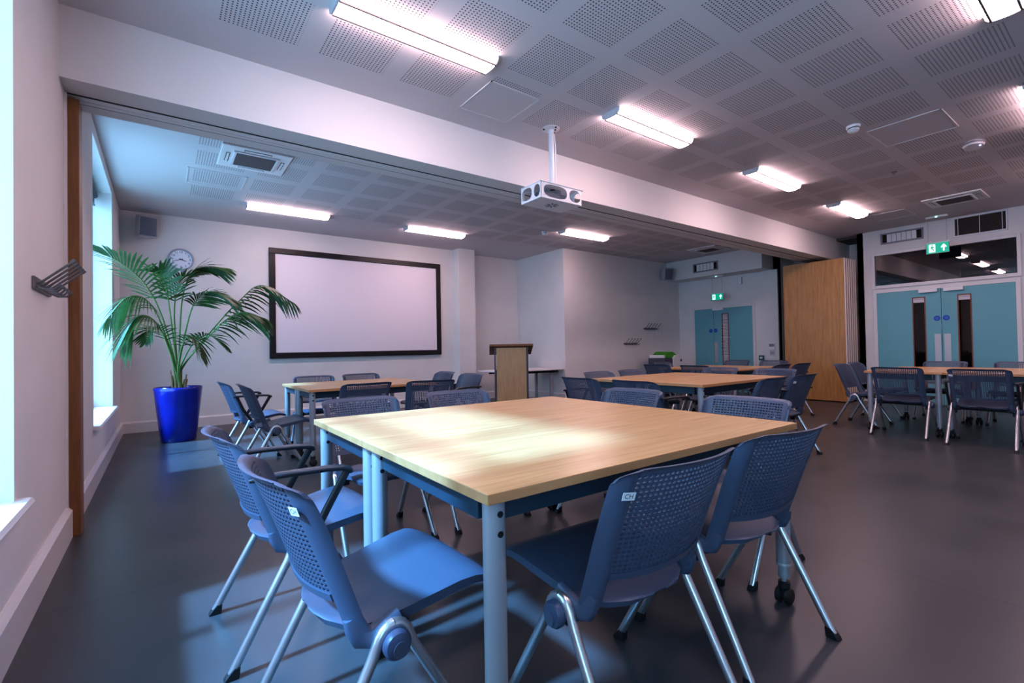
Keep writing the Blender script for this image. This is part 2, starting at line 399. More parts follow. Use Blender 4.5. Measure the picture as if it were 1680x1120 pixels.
# ------------------------------------------------------------------ doors
def leaf(parent, y0, y1, h, vis, plate, disc, slats):
    """one door leaf on the plane x=0 facing -x; y relative to the door origin"""
    m = MB()
    if vis:
        v0, v1, vz0, vz1 = vis
        m.box(-.02, .025, y0, v0, .008, h); m.box(-.02, .025, v1, y1, .008, h); m.box(-.02, .025, v0, v1, .008, vz0); m.box(-.02, .025, v0, v1, vz1, h)
    else: m.box(-.02, .025, y0, y1, .008, h)
    o = m.build('door_leaf', M['teal'], parent)
    if vis:
        g = MB(); e = .016
        g.box(-.028, .02, v0, v0 + e, vz0, vz1); g.box(-.028, .02, v1 - e, v1, vz0, vz1); g.box(-.028, .02, v0, v1, vz0, vz0 + e); g.box(-.028, .02, v0, v1, vz1 - e, vz1)
        g.build('glazing_bead', M['brownrim'], o)
        MB().box(-.004, .004, v0 + e, v1 - e, vz0 + e, vz1 - e).build('vision_glass', M['dglass'], o)
        if slats:
            q = MB(); z = vz0 + .03
            while z < vz1 - .02: q.box(-.014, -.008, v0 + e, v1 - e, z, z + .026); z += .036
            q.build('blind_slats', M['louvre'], o)
        else:
            q = MB(); q.box(-.018, -.008, v0 + e, v1 - e, vz1 - .10, vz1 - .02); q.tube([(-.02, v0 + e, vz1 - .03), (-.02, v1 - e, vz1 - .03)], .012, 8, up=Vector((0, 0, 1)))
            q.build('blind_roll', M['louvre'], o)
    if plate:
        p0, p1, z0, z1 = plate
        MB().box(-.024, -.019, p0, p1, z0, z1).build('push_plate', M['steel'], o, bevel=.002)
    if disc:
        dm = MB(); yy, zz = disc; n = 24
        dm.prism([(-.0235, yy + .047 * math.cos(2 * PI * i / n), zz + .047 * math.sin(2 * PI * i / n)) for i in range(n)], (.003, 0, 0), 0)
        for k, (wd, dz) in enumerate(((.020, .013), (.028, 0), (.018, -.013))): dm.box(-.0245, -.0236, yy - wd, yy + wd, zz + dz - .003, zz + dz + .003, 1)
        dm.build('round_sign', [M['disc'], M['disctxt']], o)
    return o
def frame_door(parent, y0, y1, h, wd=.055, top=.07):
    f = MB(); f.box(-.03, .1, y0 - wd, y0 + .004, 0, h + top); f.box(-.03, .1, y1 - .004, y1 + wd, 0, h + top); f.box(-.03, .1, y0, y1, h, h + top)
    return f.build('door_frame', M['trimw'], parent, bevel=.004)
def closer(parent, y0, y1, z):
    MB().box(-.075, -.02, y0, y1, z - .03, z + .035).build('door_closer', M['white'], parent, bevel=.006)

d = struct(empty('door_1', (W, 0, 0)), 'wide pair of teal doors with two dark glazed slits on the right', 'door')
leaf(d, 1.953, DR1, DRZ, (2.165, 2.352, .30, 1.945), (1.965, 2.052, .775, 1.27), (2.011, 1.546), False)
leaf(d, DR0, 1.947, DRZ, (1.558, 1.738, .30, 1.945), (1.835, 1.925, .775, 1.27), (1.888, 1.549), False)
frame_door(d, DR0, DR1, DRZ); closer(d, 1.99, 2.25, DRZ - .03); closer(d, 1.65, 1.91, DRZ - .03)
d = struct(empty('door_2', (W, 0, 0)), 'narrow and wide pair of teal doors with a slatted slit in the far corner', 'door')
leaf(d, 6.26, DL1, DLZ, None, None, (6.335, 1.495), False)
leaf(d, DL0, 6.254, DLZ, (5.865, 6.038, .30, 1.915), (6.165, 6.248, .70, 1.213), (6.206, 1.50), True)
frame_door(d, DL0, DL1, DLZ); closer(d, 5.985, 6.255, DLZ - .02)
w = struct(empty('window_3', (W, 0, 0)), 'long dark transom window above the right pair of teal doors', 'window')
f = MB()
f.box(-.03, .1, TR0 - .05, TR0, TRZ0 - .06, TRZ1 + .05); f.box(-.03, .1, TR1, TR1 + .05, TRZ0 - .06, TRZ1 + .05)
f.box(-.03, .1, TR0, TR1, TRZ0 - .06, TRZ0); f.box(-.03, .1, TR0, TR1, TRZ1, TRZ1 + .05)
f.build('window_frame', M['trimw'], w, bevel=.004)
MB().box(.01, .018, TR0, TR1, TRZ0, TRZ1).build('window_pane', M['tglass'], w)

# ------------------------------------------------------------------ folding wall parked at the right end of the beam
fw = thing('folding_partition', 'folded oak veneered sliding partition parked under the end of the white beam', 'partition', (10.98, 3.21, 0))
for i in range(6):
    x = i * .104
    p = MB().box(x, x + .085, .006, 1.11, .018, 2.765).build('partition_panel', M['oak'], fw, bevel=.002)
    MB().box(x + .0, x + .026, -.010, .006, .018, 2.765).build('edge_trim', M['trimw'], p, bevel=.003)
    MB().box(x + .03, x + .055, .5, .6, 2.765, 2.80).build('track_hanger', M['darkgap'], p)

# ------------------------------------------------------------------ ceiling lights
def lamp_proto(label):
    L_, Wd = 1.17, .20
    t = thing('ceiling_light', label, 'ceiling light', (0, 0, H), 0, 'white strip lights on the ceiling')
    MB().box(-L_ / 2 + .02, L_ / 2 - .02, -.075, .075, -.022, 0).build('mounting_tray', M['metalw'], t)
    n = 14; rr = []
    for i in range(n + 1):
        a = PI * i / n; rr.append((-Wd / 2 * math.copysign(abs(math.cos(a)) ** .8, math.cos(a)), -.006 - .050 * math.sin(a) ** .62))
    vs = [(x, y, z) for x in (-L_ / 2 + .02, L_ / 2 - .02) for (y, z) in rr]; k = n + 1
    MB().add(vs, [(i, i + 1, k + i + 1, k + i) for i in range(n)], 0, True).build('diffuser', M['tube'], t)
    for sx in (-1, 1):
        c = MB(); x0 = sx * (L_ / 2 - .022); pts = [(x0, y * 1.02, z * 1.03) for (y, z) in rr] + [(x0, Wd / 2 * 1.05, -.0), (x0, -Wd / 2 * 1.05, -.0)]
        c.prism(pts, (sx * .013, 0, 0)); c.build('end_cap', M['lampend'], t)
    for sy in (-1, 1):
        MB().box(-L_ / 2 + .02, L_ / 2 - .02, sy * .070 - .006, sy * .070 + .006, -.0575, -.044).build('side_strip', M['lampstrip'], t)
    return t
lp = lamp_proto('')
spots = [(1.92, 2.60, 'long white strip light nearest over the beam, at the top left of the projector'),
         (4.36, 2.59, 'white strip light just right of the hanging projector'),
         (6.88, 2.60, 'white strip light third in the row along the beam from the camera'),
         (9.38, 2.60, 'white strip light furthest along the beam, above the folded oak partition'),
         (2.05, 7.42, 'white strip light above the black framed screen, left of the pillar'),
         (4.49, 7.40, 'white strip light on the rear ceiling in front of the pillar'),
         (6.97, 6.11, 'white strip light on the rear ceiling beside the smoke detector and recess corner'),
         (4.33, .22, 'white strip light cut by the top right corner of the view'),
         (6.93, .22, 'white strip light just showing at the right edge near the ceiling hatch'),
         (9.40, .22, 'unseen strip light added near the right wall for its light, beyond the edge of view'),  # out of view, continues the row to add light on the right
         (1.90, .22, 'unseen strip light added just above the camera for its light')]  # out of view, continues the row to add light overhead
for i, (x, y, lab) in enumerate(spots):
    o = lp if i == 0 else copy_tree(lp)
    o.location = (x, y, H); o['label'] = lab

# ------------------------------------------------------------------ ceiling fittings
def cassette(x0, x1, y0, y1, label):
    t = thing('air_conditioner', label, 'air conditioner', ((x0 + x1) / 2, (y0 + y1) / 2, H), 0, 'ceiling cassette air conditioners')
    a, c = (x1 - x0) / 2, (y1 - y0) / 2
    m = MB(); m.box(-a, a, -c, c, -.02, 0); m.build('fascia', M['white'], t, bevel=.006)
    s = .19; m = MB()
    m.box(-s, s, -s, s, -.03, -.021); m.build('intake_grille', M['filter'], t)
    m = MB()
    for (p, q, r_, u) in ((-s - .03, s + .03, s, s + .025), (-s - .03, s + .03, -s - .025, -s), (-s - .025, -s, -s, s), (s, s + .025, -s, s)): m.box(p, q, r_, u, -.034, -.02)
    m.build('grille_frame', M['metalw'], t, bevel=.003)
    for (p, q, r_, u) in ((-a + .05, -a + .085, -.13, .13), (a - .085, a - .05, -.13, .13), (-.13, .13, -c + .05, -c + .085), (-.13, .13, c - .085, c - .05)):
        m = MB(); m.box(p, q, r_, u, -.024, -.0205, 0); e = .006; m.box(p + e, q - e, r_ + e, u - e, -.026, -.0235, 1)
        m.build('air_outlet', [M['darkgap'], M['white']], t)
    return t
cassette(1.00, 1.66, 5.24, 5.90, 'square white ceiling air conditioner behind the beam near the palm')
cassette(9.82, 10.46, 1.13, 1.79, 'square white ceiling air conditioner in front of the right teal doors')
cassette(10.0, 10.66, 5.25, 5.92, 'square white ceiling air conditioner in front of the far teal doors')
M['hatchf'] = simple('hatch_frame_paint', (.70, .66, .67), .6)
def hatch(x0, x1, y0, y1, label, mat=None, wd=.012):
    o = MB()
    o.box(x0, x1, y0, y0 + wd, H - .006, H, 0); o.box(x0, x1, y1 - wd, y1, H - .006, H, 0); o.box(x0, x0 + wd, y0, y1, H - .006, H, 0); o.box(x1 - wd, x1, y0, y1, H - .006, H, 0)
    if mat is not None: o.box(x0 + wd + .005, x1 - wd - .005, y0 + wd + .005, y1 - wd - .005, H - .003, H - .0005, 1)
    g = o.build('access_hatch', [M['hatchf'], mat or M['hatchf']])
    return tag(g, label, 'hatch')
M['hatchp'] = simple('hatch_paint', (.61, .565, .58), .8)
hatch(2.62, 3.13, 2.79, 3.30, 'plain square ceiling hatch between the strip light and the projector pole', M['hatchp'])
hatch(6.28, 6.92, .82, 1.41, 'plain ceiling hatch between the smoke detector and the oval white unit', M['hatchp'])
hatch(.74, 1.345, 6.20, 6.77, 'thin framed ceiling hatch around a perforated field near the palm')
hatch(10.16, 10.75, 2.07, 2.60, 'faint ceiling hatch beyond the furthest strip light', M['hatchp'])
def smoke(x, y, label):
    t = thing('smoke_detector', label, 'smoke detector', (x, y, H), 0, 'round ceiling smoke detectors')
    MB().lathe([(0, 0), (.06, 0), (.06, -.014), (.052, -.022), (0, -.022)], 24).build('base', M['white'], t)
    MB().lathe([(0, -.022), (.034, -.022), (.034, -.034)], 16).build('smoke_slot', M['dkgrey'], t)
    MB().lathe([(.05, -.032), (.05, -.046), (.036, -.062), (.016, -.068), (0, -.068), (0, -.033), (.05, -.032)], 24).build('cap', M['white'], t)
smoke(6.02, 1.43, 'white smoke detector beside the plain hatch on the main ceiling')
smoke(6.19, 6.35, 'white smoke detector beside the strip light on the rear ceiling')
t = thing('access_point', 'white oval wireless unit with a small blue light on the main ceiling', 'wireless unit', (7.61, .83, H), .2)
MB().lathe([(0, 0), (.13, 0), (.15, -.02), (.13, -.045), (0, -.05)], 32).build('body', M['white'], t).scale = (1, .62, 1)
o = MB().lathe([(.152, -.012), (.158, -.022), (.152, -.032)], 32).build('side_band', M['greybox'], t); o.scale = (1, .62, 1)
MB().box(-.05, -.035, -.055, -.04, -.055, -.045).build('status_light', M['ledb'], t)
tag(MB().lathe([(0, 0), (.03, 0), (.03, -.006), (.012, -.01), (.012, -.03), (0, -.03)], 16, (7.95, 1.62, H)).build('sprinkler', M['hook']), 'small dark sprinkler head on the main ceiling left of the air conditioner', 'sprinkler')

# exit signs
def exit_sign(y0, y1, z0, z1, x, zc, label):
    t = thing('exit_sign', label, 'exit sign', (x, (y0 + y1) / 2, z0), 0, 'green running man exit signs')
    h = z1 - z0; c = (y1 - y0) / 2
    m = MB(); m.box(0, .012, -c, c, 0, h, 2); m.box(-.0015, 0, -c + .007, c - .007, .007, h - .007, 0)
    # pictogram faces -x; left of the reader is +y
    def rect(a0, a1, b0, b1, mi, off): m.box(-off, -.0014, c - a1, c - a0, b0, b1, mi)
    u = h / 16.
    rect(3.4 * u, 10.6 * u, 2.2 * u, 13.8 * u, 1, .0026)       # white doorway
    def pg(pts, mi, off=.0036): m.prism([(-off, c - a * u, b * u) for (a, b) in pts], (.0016, 0, 0), mi)
    n = 10
    pg([(7.3 + 1.05 * math.cos(2 * PI * i / n), 12.1 + 1.05 * math.sin(2 * PI * i / n)) for i in range(n)], 0)
    pg([(6.2, 11), (8.2, 10.6), (7.6, 7.4), (5.8, 7.8)], 0); pg([(8, 10.6), (10, 9.4), (10.2, 8.7), (9.3, 8.5), (7.6, 9.6)], 0)
    pg([(6.4, 10.9), (4.6, 9.6), (4.2, 8), (4.9, 8), (5.5, 9.2), (6.4, 9.9)], 0)
    pg([(6.8, 7.6), (8.2, 7.4), (9.4, 5.4), (8.7, 2.9), (7.9, 3.1), (8.3, 5.2), (6.9, 6.6)], 0); pg([(5.9, 7.8), (6.9, 7.2), (5.7, 4.9), (3.7, 4.7), (3.6, 5.5), (5.1, 5.7)], 0)
    aw = 2 * c / u - 6.2
    pg([(aw - .9, 3), (aw + .9, 3), (aw + .9, 9), (aw + 2.9, 7.4), (aw + 2.9, 9.6), (aw, 13), (aw - 2.9, 9.6), (aw - 2.9, 7.4), (aw - .9, 9)], 1)
    m.build('sign_panel', [M['exitg'], M['exitw'], M['greybox']], t)
    MB().box(-.006, .018, -c - .004, c + .004, h - .006, h + .012).build('top_rail', M['metalw'], t)
    for s in (-1, 1): MB().tube([(.006, s * c * .8, h), (.006, s * c * .8, zc - z0 - .03)], .0022, 6).build('wire', M['greybox'], t)
    MB().box(-.03, .04, -c * .95, c * .95, zc - z0 - .03, zc - z0).build('ceiling_mount', M['white'], t, bevel=.004)
    MB().box(-.036, -.028, -.012, .012, zc - z0 - .028, zc - z0 - .012).build('indicator_lamp', M['led'], t)
exit_sign(1.745, 2.05, 2.645, 2.83, 11.2, H, 'lit green exit sign hung before the transom above the right teal doors')
exit_sign(5.83, 6.14, 2.22, 2.385, 11.3, 2.81, 'lit green exit sign hung above the far teal doors')

# vents
def bar_vent(x, y0, y1, z0, z1, n, label):
    t = thing('air_vent', label, 'vent', (x, (y0 + y1) / 2, z0), 0, 'white wall air vents')
    c, h = (y1 - y0) / 2, z1 - z0; e = .028
    m = MB(); m.box(-.02, 0, -c, c, 0, e); m.box(-.02, 0, -c, c, h - e, h); m.box(-.02, 0, -c, -c + e, e, h - e); m.box(-.02, 0, c - e, c, e, h - e)
    m.build('vent_frame', M['greybox'], t, bevel=.003)
    MB().box(-.003, -.001, -c + e, c - e, e, h - e).build('vent_recess', M['vent_in'], t)
    for i in range(n):
        yy = -c + e + .07 + (2 * c - 2 * e - .135) * (i + .5) / n; w_ = (2 * c - 2 * e - .135) / n
        MB().obox((-.010, yy, h / 2), .006, w_ * .90, h - 2 * e, Matrix.Rotation(.3, 3, 'Z')).build('vent_blade', M['white'], t)
bar_vent(W, 2.165, 2.80, 3.0, 3.205, 6, 'white bladed air vent left of the exit sign over the right doors')
bar_vent(11.08, 5.815, 6.46, 2.92, 3.136, 5, 'white bladed air vent on the bulkhead in the far corner')
t = thing('air_vent', 'wide dark louvred air vent above the transom window', 'vent', (W, 1.432, 2.957))
c, h = .31, .29; m = MB(); e = .022
m.box(-.018, 0, -c - e, c + e, -e, 0); m.box(-.018, 0, -c - e, c + e, h, h + e); m.box(-.018, 0, -c - e, -c, 0, h); m.box(-.018, 0, c, c + e, 0, h)
m.build('vent_frame', M['metalw'], t, bevel=.003)
MB().box(-.003, -.001, -c, c, 0, h).build('vent_recess', M['vent_in'], t)
m = MB()
for i in range(14): m.obox((-.010, 0, h * (i + .5) / 14), .012, 2 * c, .0025, Matrix.Rotation(.6, 3, 'Y'))
m.build('louvre_blades', M['filter'], t)
m = MB()
for yy in (-.27, 0, .27): m.box(-.017, -.012, yy - .004, yy + .004, 0, h)
m.build('vent_mullions', M['metalw'], t)

# ------------------------------------------------------------------ wall fittings
def wallbox(name, label, cat, x0, x1, y0, y1, z0, z1, mat=None, bev=.005): return tag(MB().box(x0, x1, y0, y1, z0, z1).build(name, mat or M['white'], None, bevel=bev), label, cat)
wallbox('motion_sensor', 'small white motion sensor on the wall above the far doors', 'sensor', W - .06, W, 5.51, 5.58, 2.57, 2.74)
wallbox('wall_sensor', 'small white sensor box on the wall below the two coat racks', 'sensor', 10.62, 10.74, NY - .04, NY, 1.42, 1.55)
wallbox('wall_socket', 'small pale socket on the wall above the green topped recycling unit', 'socket', 11.12, 11.19, NY - .012, NY, .95, 1.09)
t = thing('thermostat', 'white thermostat with grey display on the pier by the folded partition', 'thermostat', (W - .05, 4.845, 1.02))
MB().box(-.025, 0, -.07, .07, 0, .145).build('housing', M['white'], t, bevel=.005); MB().box(-.028, -.0245, -.055, .055, .06, .125).build('display', M['greybox'], t)
t = thing('light_switch', 'grey light switch plate below the thermostat', 'switch', (W - .05, 4.845, .885))
MB().box(-.01, 0, -.05, .05, 0, .11).build('plate', M['steel'], t, bevel=.002)
for yy in (-.02, .02): MB().box(-.016, -.0095, yy - .012, yy + .012, .035, .075).build('rocker', M['greybox'], t)
t = thing('call_point', 'dark green square emergency door release beside the far doors', 'call point', (W, 5.10, .775))
MB().box(-.04, 0, -.055, .055, 0, .11).build('housing', M['callp'], t, bevel=.006); MB().box(-.043, -.0395, -.032, .032, .035, .075).build('front_plate', M['white'], t)

# speakers
M['speakerbody'] = simple('speaker_body', (.42, .40, .43), .5)
def speaker(x, y, z, rz, label):
    t = thing('wall_speaker', label, 'speaker', (x, y, z), rz, 'wall mounted corner speakers'); t.rotation_euler = (.16, 0, rz)
    m = MB(); pts = [(-.105, .0), (.105, .0), (.125, .07), (.12, .15), (.06, .20), (-.06, .20), (-.12, .15), (-.125, .07)]
    m.prism([(a, b_, 0) for a, b_ in pts], (0, 0, .31)); m.build('cabinet', M['speakerbody'], t, bevel=.012)
    g = MB(); n = 8; vs = []
    for j in range(2):
        for i in range(n + 1):
            a = -1 + 2 * i / n; vs.append((a * .10, -.004 - .02 * (1 - a * a), .025 + j * .26))
    g.add(vs, [(i, i + 1, n + 2 + i, n + 1 + i) for i in range(n)], 0, True); g.build('grille', M['greygrille'], t)
    MB().box(-.02, .02, .19, .26, .12, .19).build('bracket', M['dkgrey'], t)
speaker(.335, 8.43, 2.87, .25, 'grey wall speaker high in the corner above the palm')
speaker(10.80, 6.99, 2.79, -.45, 'grey wall speaker high in the far corner beside the bulkhead')

# clock
t = thing('wall_clock', 'round grey wall clock above the palm showing about twenty to four', 'clock', (.739, D, 2.62))
n = 40
MB().lathe([(0, 0), (.168, 0), (.168, -.03), (.158, -.038), (.146, -.036), (.144, -.018), (0, -.018)], n, axis='Y').build('case', M['clockrim'], t)
MB().lathe([(0, -.02), (.144, -.02)], n, axis='Y').build('dial', M['clockface'], t)
m = MB()
for k in range(1, 13):
    a = PI / 2 - k * PI / 6; v, f_ = text_mesh(str(k), .048); cx, cz = .115 * math.cos(a), .115 * math.sin(a)
    m.add([(cx + p[0], -.0215, cz + p[1]) for p in v], f_)
m.build('numerals', M['ink'], t)
def hand(ang, ln, wd, name):
    a = PI / 2 - ang; dx, dz = math.cos(a), math.sin(a)
    MB().prism([(-dx * .025 - dz * wd, -.024, -dz * .025 + dx * wd), (-dx * .025 + dz * wd, -.024, -dz * .025 - dx * wd), (dx * ln + dz * wd * .5, -.024, dz * ln - dx * wd * .5), (dx * ln - dz * wd * .5, -.024, dz * ln + dx * wd * .5)], (0, -.002, 0)).build(name, M['ink'], t)
hand(2 * PI * (3 + 42 / 60) / 12, .072, .0065, 'hour_hand'); hand(2 * PI * 42 / 60, .115, .0045, 'minute_hand')

# projection screen
t = thing('projection_screen', 'large white projection screen in a thick black frame on the back wall', 'screen', (3.60, D, 1.046))
hx, hh, fwid = 1.632, 1.90, .098
m = MB(); m.box(-hx, hx, -.05, 0, 0, fwid); m.box(-hx, hx, -.05, 0, hh - fwid, hh); m.box(-hx, -hx + fwid, -.05, 0, fwid, hh - fwid); m.box(hx - fwid, hx, -.05, 0, fwid, hh - fwid)
m.build('frame', M['black'], t, bevel=.006)
MB().box(-hx + fwid, hx - fwid, -.03, -.02, fwid, hh - fwid).build('screen_surface', M['screen'], t)

# coat hook racks
def hooks(loc, rz, n, ln, label, hp=.03):
    t = thing('coat_hook_rail', label, 'coat rack', loc, rz, 'steel coat hook racks')
    MB().box(-ln / 2, ln / 2, -.012, 0, -hp, hp).build('backplate', M['hook'], t, bevel=.003)
    for i in range(n):
        x = -ln / 2 + .03 + (ln - .06) * i / (n - 1)
        m = MB()
        m.tube([(x, -.012, -.005), (x, -.026, .0), (x, -.040, .014), (x, -.135, .105), (x, -.142, .113)], .0055, 8)
        m.tube([(x, -.136, .106), (x, -.150, .121)], .0095, 8)
        m.tube([(x, -.012, -.015), (x, -.04, -.03), (x, -.075, -.028), (x, -.092, -.008)], .0055, 8)
        m.tube([(x, -.089, -.011), (x, -.096, -.001)], .009, 8)
        m.build('hook', M['hook'], t)
hooks((0, 3.03, 1.50), PI / 2, 5, .43, 'grey steel coat rack on the left wall beside the oak post')
hooks((10.36, NY, 1.58), 0, 5, .52, 'upper grey coat rack on the far pink lit wall', .018)
hooks((9.60, NY, 1.21), 0, 5, .50, 'lower grey coat rack on the far pink lit wall', .018)

# ------------------------------------------------------------------ projector in a cage
t = thing('ceiling_projector', 'projector in a white steel security cage hanging on a white ceiling pole', 'projector', (3.57, 3.16, H), 0)
m = MB(); m.lathe([(0, 0), (.085, 0), (.085, -.006), (.03, -.012), (0, -.012)], 24)
m.build('ceiling_plate', M['metalw'], t)
m = MB(); m.tube([(0, 0, -.01), (0, 0, -.60)], .026, 16)
m.build('pole', M['metalw'], t)
m = MB(); m.tube([(.022, -.02, -.05), (.032, -.024, -.2), (.030, -.024, -.45), (.034, -.02, -.60)], .006, 6); m.build('cable', M['white'], t)
m = MB()
for (bx, by) in ((-.065, .03), (.065, .03), (0, -.07), (.03, -.03)): m.lathe([(0, -.012), (.009, -.012), (.009, 0)], 8, (bx, by, -.004))
m.build('bolts', M['darkgap'], t)
cx0, cx1, cy0, cy1, cz0, cz1 = -.26, .26, -.14, .16, -.745, -.60
def holed(p0, du, dv, lu, lv, holes, th, nrm):
    """flat sheet with superelliptic holes: each hole owns a cell"""
    mb = MB(); n = 32
    for (u0, u1, hu, hv, pw) in holes:
        R = rect_ring(u0, u1, 0, lv, n); Hh = superell((u0 + u1) / 2, lv / 2, hu, hv, n, pw)
        def P3(q, o): return Vector(p0) + Vector(du) * q[0] + Vector(dv) * q[1] + Vector(nrm) * o
        vs = [P3(q, 0) for q in R] + [P3(q, 0) for q in Hh] + [P3(q, th) for q in R] + [P3(q, th) for q in Hh]; fs = []
        for i in range(n):
            j = (i + 1) % n
            fs += [(i, j, n + j, n + i), (2 * n + i, 3 * n + i, 3 * n + j, 2 * n + j), (n + i, n + j, 3 * n + j, 3 * n + i), (i, 2 * n + i, 2 * n + j, j)]
        mb.add(vs, fs)
    return mb
hC = cz1 - cz0
for yy, nr in ((cy0, (0, 1, 0)), (cy1, (0, -1, 0))):
    holed((cx0, yy, cz0), (1, 0, 0), (0, 0, 1), cx1 - cx0, hC, [(0, .02, .002, .002, 2), (.02, .34, .145, .06, 3), (.34, .52, .075, .06, 2.2)], .003, nr).build('cage_side', M['metalw'], t)
for xx, nr in ((cx0, (1, 0, 0)), (cx1, (-1, 0, 0))):
    holed((xx, cy0, cz0), (0, 1, 0), (0, 0, 1), cy1 - cy0, hC, [(0, .12, .045, .058, 2.3), (.12, .30, .075, .058, 2.6)], .003, nr).build('cage_side', M['metalw'], t)
m = MB(); m.box(cx0, cx1, cy0, cy1, cz0 - .004, cz0); m.build('cage_floor', M['metalw'], t)
m = MB()
for k in range(8):
    a = k * PI / 4 + .2; m.obox((math.cos(a) * .045, math.sin(a) * .045 + .01, cz0 - .0048), .05, .012, .0015, Matrix.Rotation(a, 3, 'Z'))
m.build('vent_slots', M['filter'], t)
m = MB(); m.box(cx0 - .006, cx1 + .02, cy0 - .006, cy1 + .006, cz1, cz1 + .005); m.build('cage_lid', M['metalw'], t)
p = MB().box(-.19, .16, -.06, .11, cz0 + .008, cz0 + .092).build('projector_body', M['greybox'], t, bevel=.012)
MB().lathe([(0, 0), (.036, 0), (.036, .03), (.03, .03), (.026, .012), (0, .008)], 20, (-.07, .11, cz0 + .05), axis='Y').build('lens', M['dkgrey'], p)
m = MB()
for k in range(6): m.box(-.192, -.189, -.05 + k * .024, -.038 + k * .024, cz0 + .03, cz0 + .09)
m.build('exhaust_grille', M['dkgrey'], p)
m = MB(); v, f_ = text_mesh('13', .035); m.add([(cx0 - .0012, cy1 - .035 - p_[0], cz0 + .028 + p_[1]) for p_ in v], f_); m.build('number_mark', M['greybox'], t)

# ------------------------------------------------------------------ potted palm
t = thing('potted_palm', 'tall green palm in a cobalt blue pot by the back wall and window', 'plant', (.665, 7.46, 0))
pr = [(0, .0), (.185, 0), (.198, .012), (.225, .25), (.252, .5), (.268, .66), (.275, .705), (.268, .715), (.255, .705), (.25, .62), (0, .62)]
MB().lathe(pr, 56).build('pot', M['potblue'], t, angle=50)
MB().lathe([(0, .655), (.12, .66), (.252, .645)], 32).build('soil', M['soil'], t)
FR = {
'a': [(0.636, 7.45, 0.994), (0.496, 7.3, 1.631), (0.33, 7.0, 2.01), (0.125, 6.75, 2.207), (-0.09, 6.6, 2.298)],
'b': [(0.677, 7.5, 0.992), (0.712, 7.6, 1.823), (0.799, 7.65, 2.212), (0.943, 7.65, 2.369), (1.249, 7.6, 2.371)],
'c': [(0.702, 7.45, 0.943), (1.024, 7.35, 1.439), (1.352, 7.2, 1.865), (1.625, 7.1, 2.09), (2.014, 7.0, 1.85)],
'd': [(0.694, 7.4, 0.944), (0.944, 7.2, 1.311), (1.177, 7.05, 1.591), (1.379, 6.95, 1.696), (1.613, 6.85, 1.613)],
'e': [(0.615, 7.4, 0.996), (0.483, 7.2, 1.547), (0.342, 6.95, 1.812), (0.167, 6.75, 1.814), (-0.006, 6.6, 1.54)],
'f': [(0.621, 7.35, 0.996), (0.495, 7.1, 1.427), (0.371, 6.9, 1.603), (0.242, 6.8, 1.579), (0.124, 6.7, 1.305)],
'g': [(0.65, 7.5, 0.993), (0.588, 7.5, 1.646), (0.537, 7.45, 2.045), (0.473, 7.4, 2.195), (0.367, 7.3, 2.212)],
'h': [(0.668, 7.4, 0.994), (0.783, 7.3, 1.638), (0.88, 7.2, 1.876), (1.031, 7.1, 1.971), (1.279, 7.0, 1.86)],
'i': [(0.674, 7.4, 0.913), (0.789, 7.2, 1.233), (0.902, 7.05, 1.372), (1.016, 6.95, 1.369), (1.146, 6.9, 1.224)],
'j': [(0.66, 7.35, 0.899), (0.695, 7.1, 1.233), (0.753, 6.9, 1.367), (0.825, 6.8, 1.334), (0.884, 6.75, 1.112)],
'k': [(0.641, 7.4, 0.93), (0.551, 7.2, 1.314), (0.47, 7.0, 1.461), (0.4, 6.9, 1.456), (0.342, 6.8, 1.306)],
'l': [(0.657, 7.5, 0.992), (0.629, 7.6, 1.654), (0.661, 7.7, 2.04), (0.747, 7.75, 2.221), (0.892, 7.8, 2.265)],
}
def catmull(P, n):
    P = [Vector(p) for p in P]; P = [P[0] * 2 - P[1]] + P + [P[-1] * 2 - P[-2]]; out = []
    for i in range(1, len(P) - 2):
        for k in range(n):
            u = k / n; a, b_, c_, d_ = P[i - 1], P[i], P[i + 1], P[i + 2]
            out.append(.5 * ((2 * b_) + (c_ - a) * u + (2 * a - 5 * b_ + 4 * c_ - d_) * u * u + (3 * b_ - 3 * c_ + d_ - a) * u ** 3))
    out.append(P[-2]); return out
O = Vector((.665, 7.46, 0))
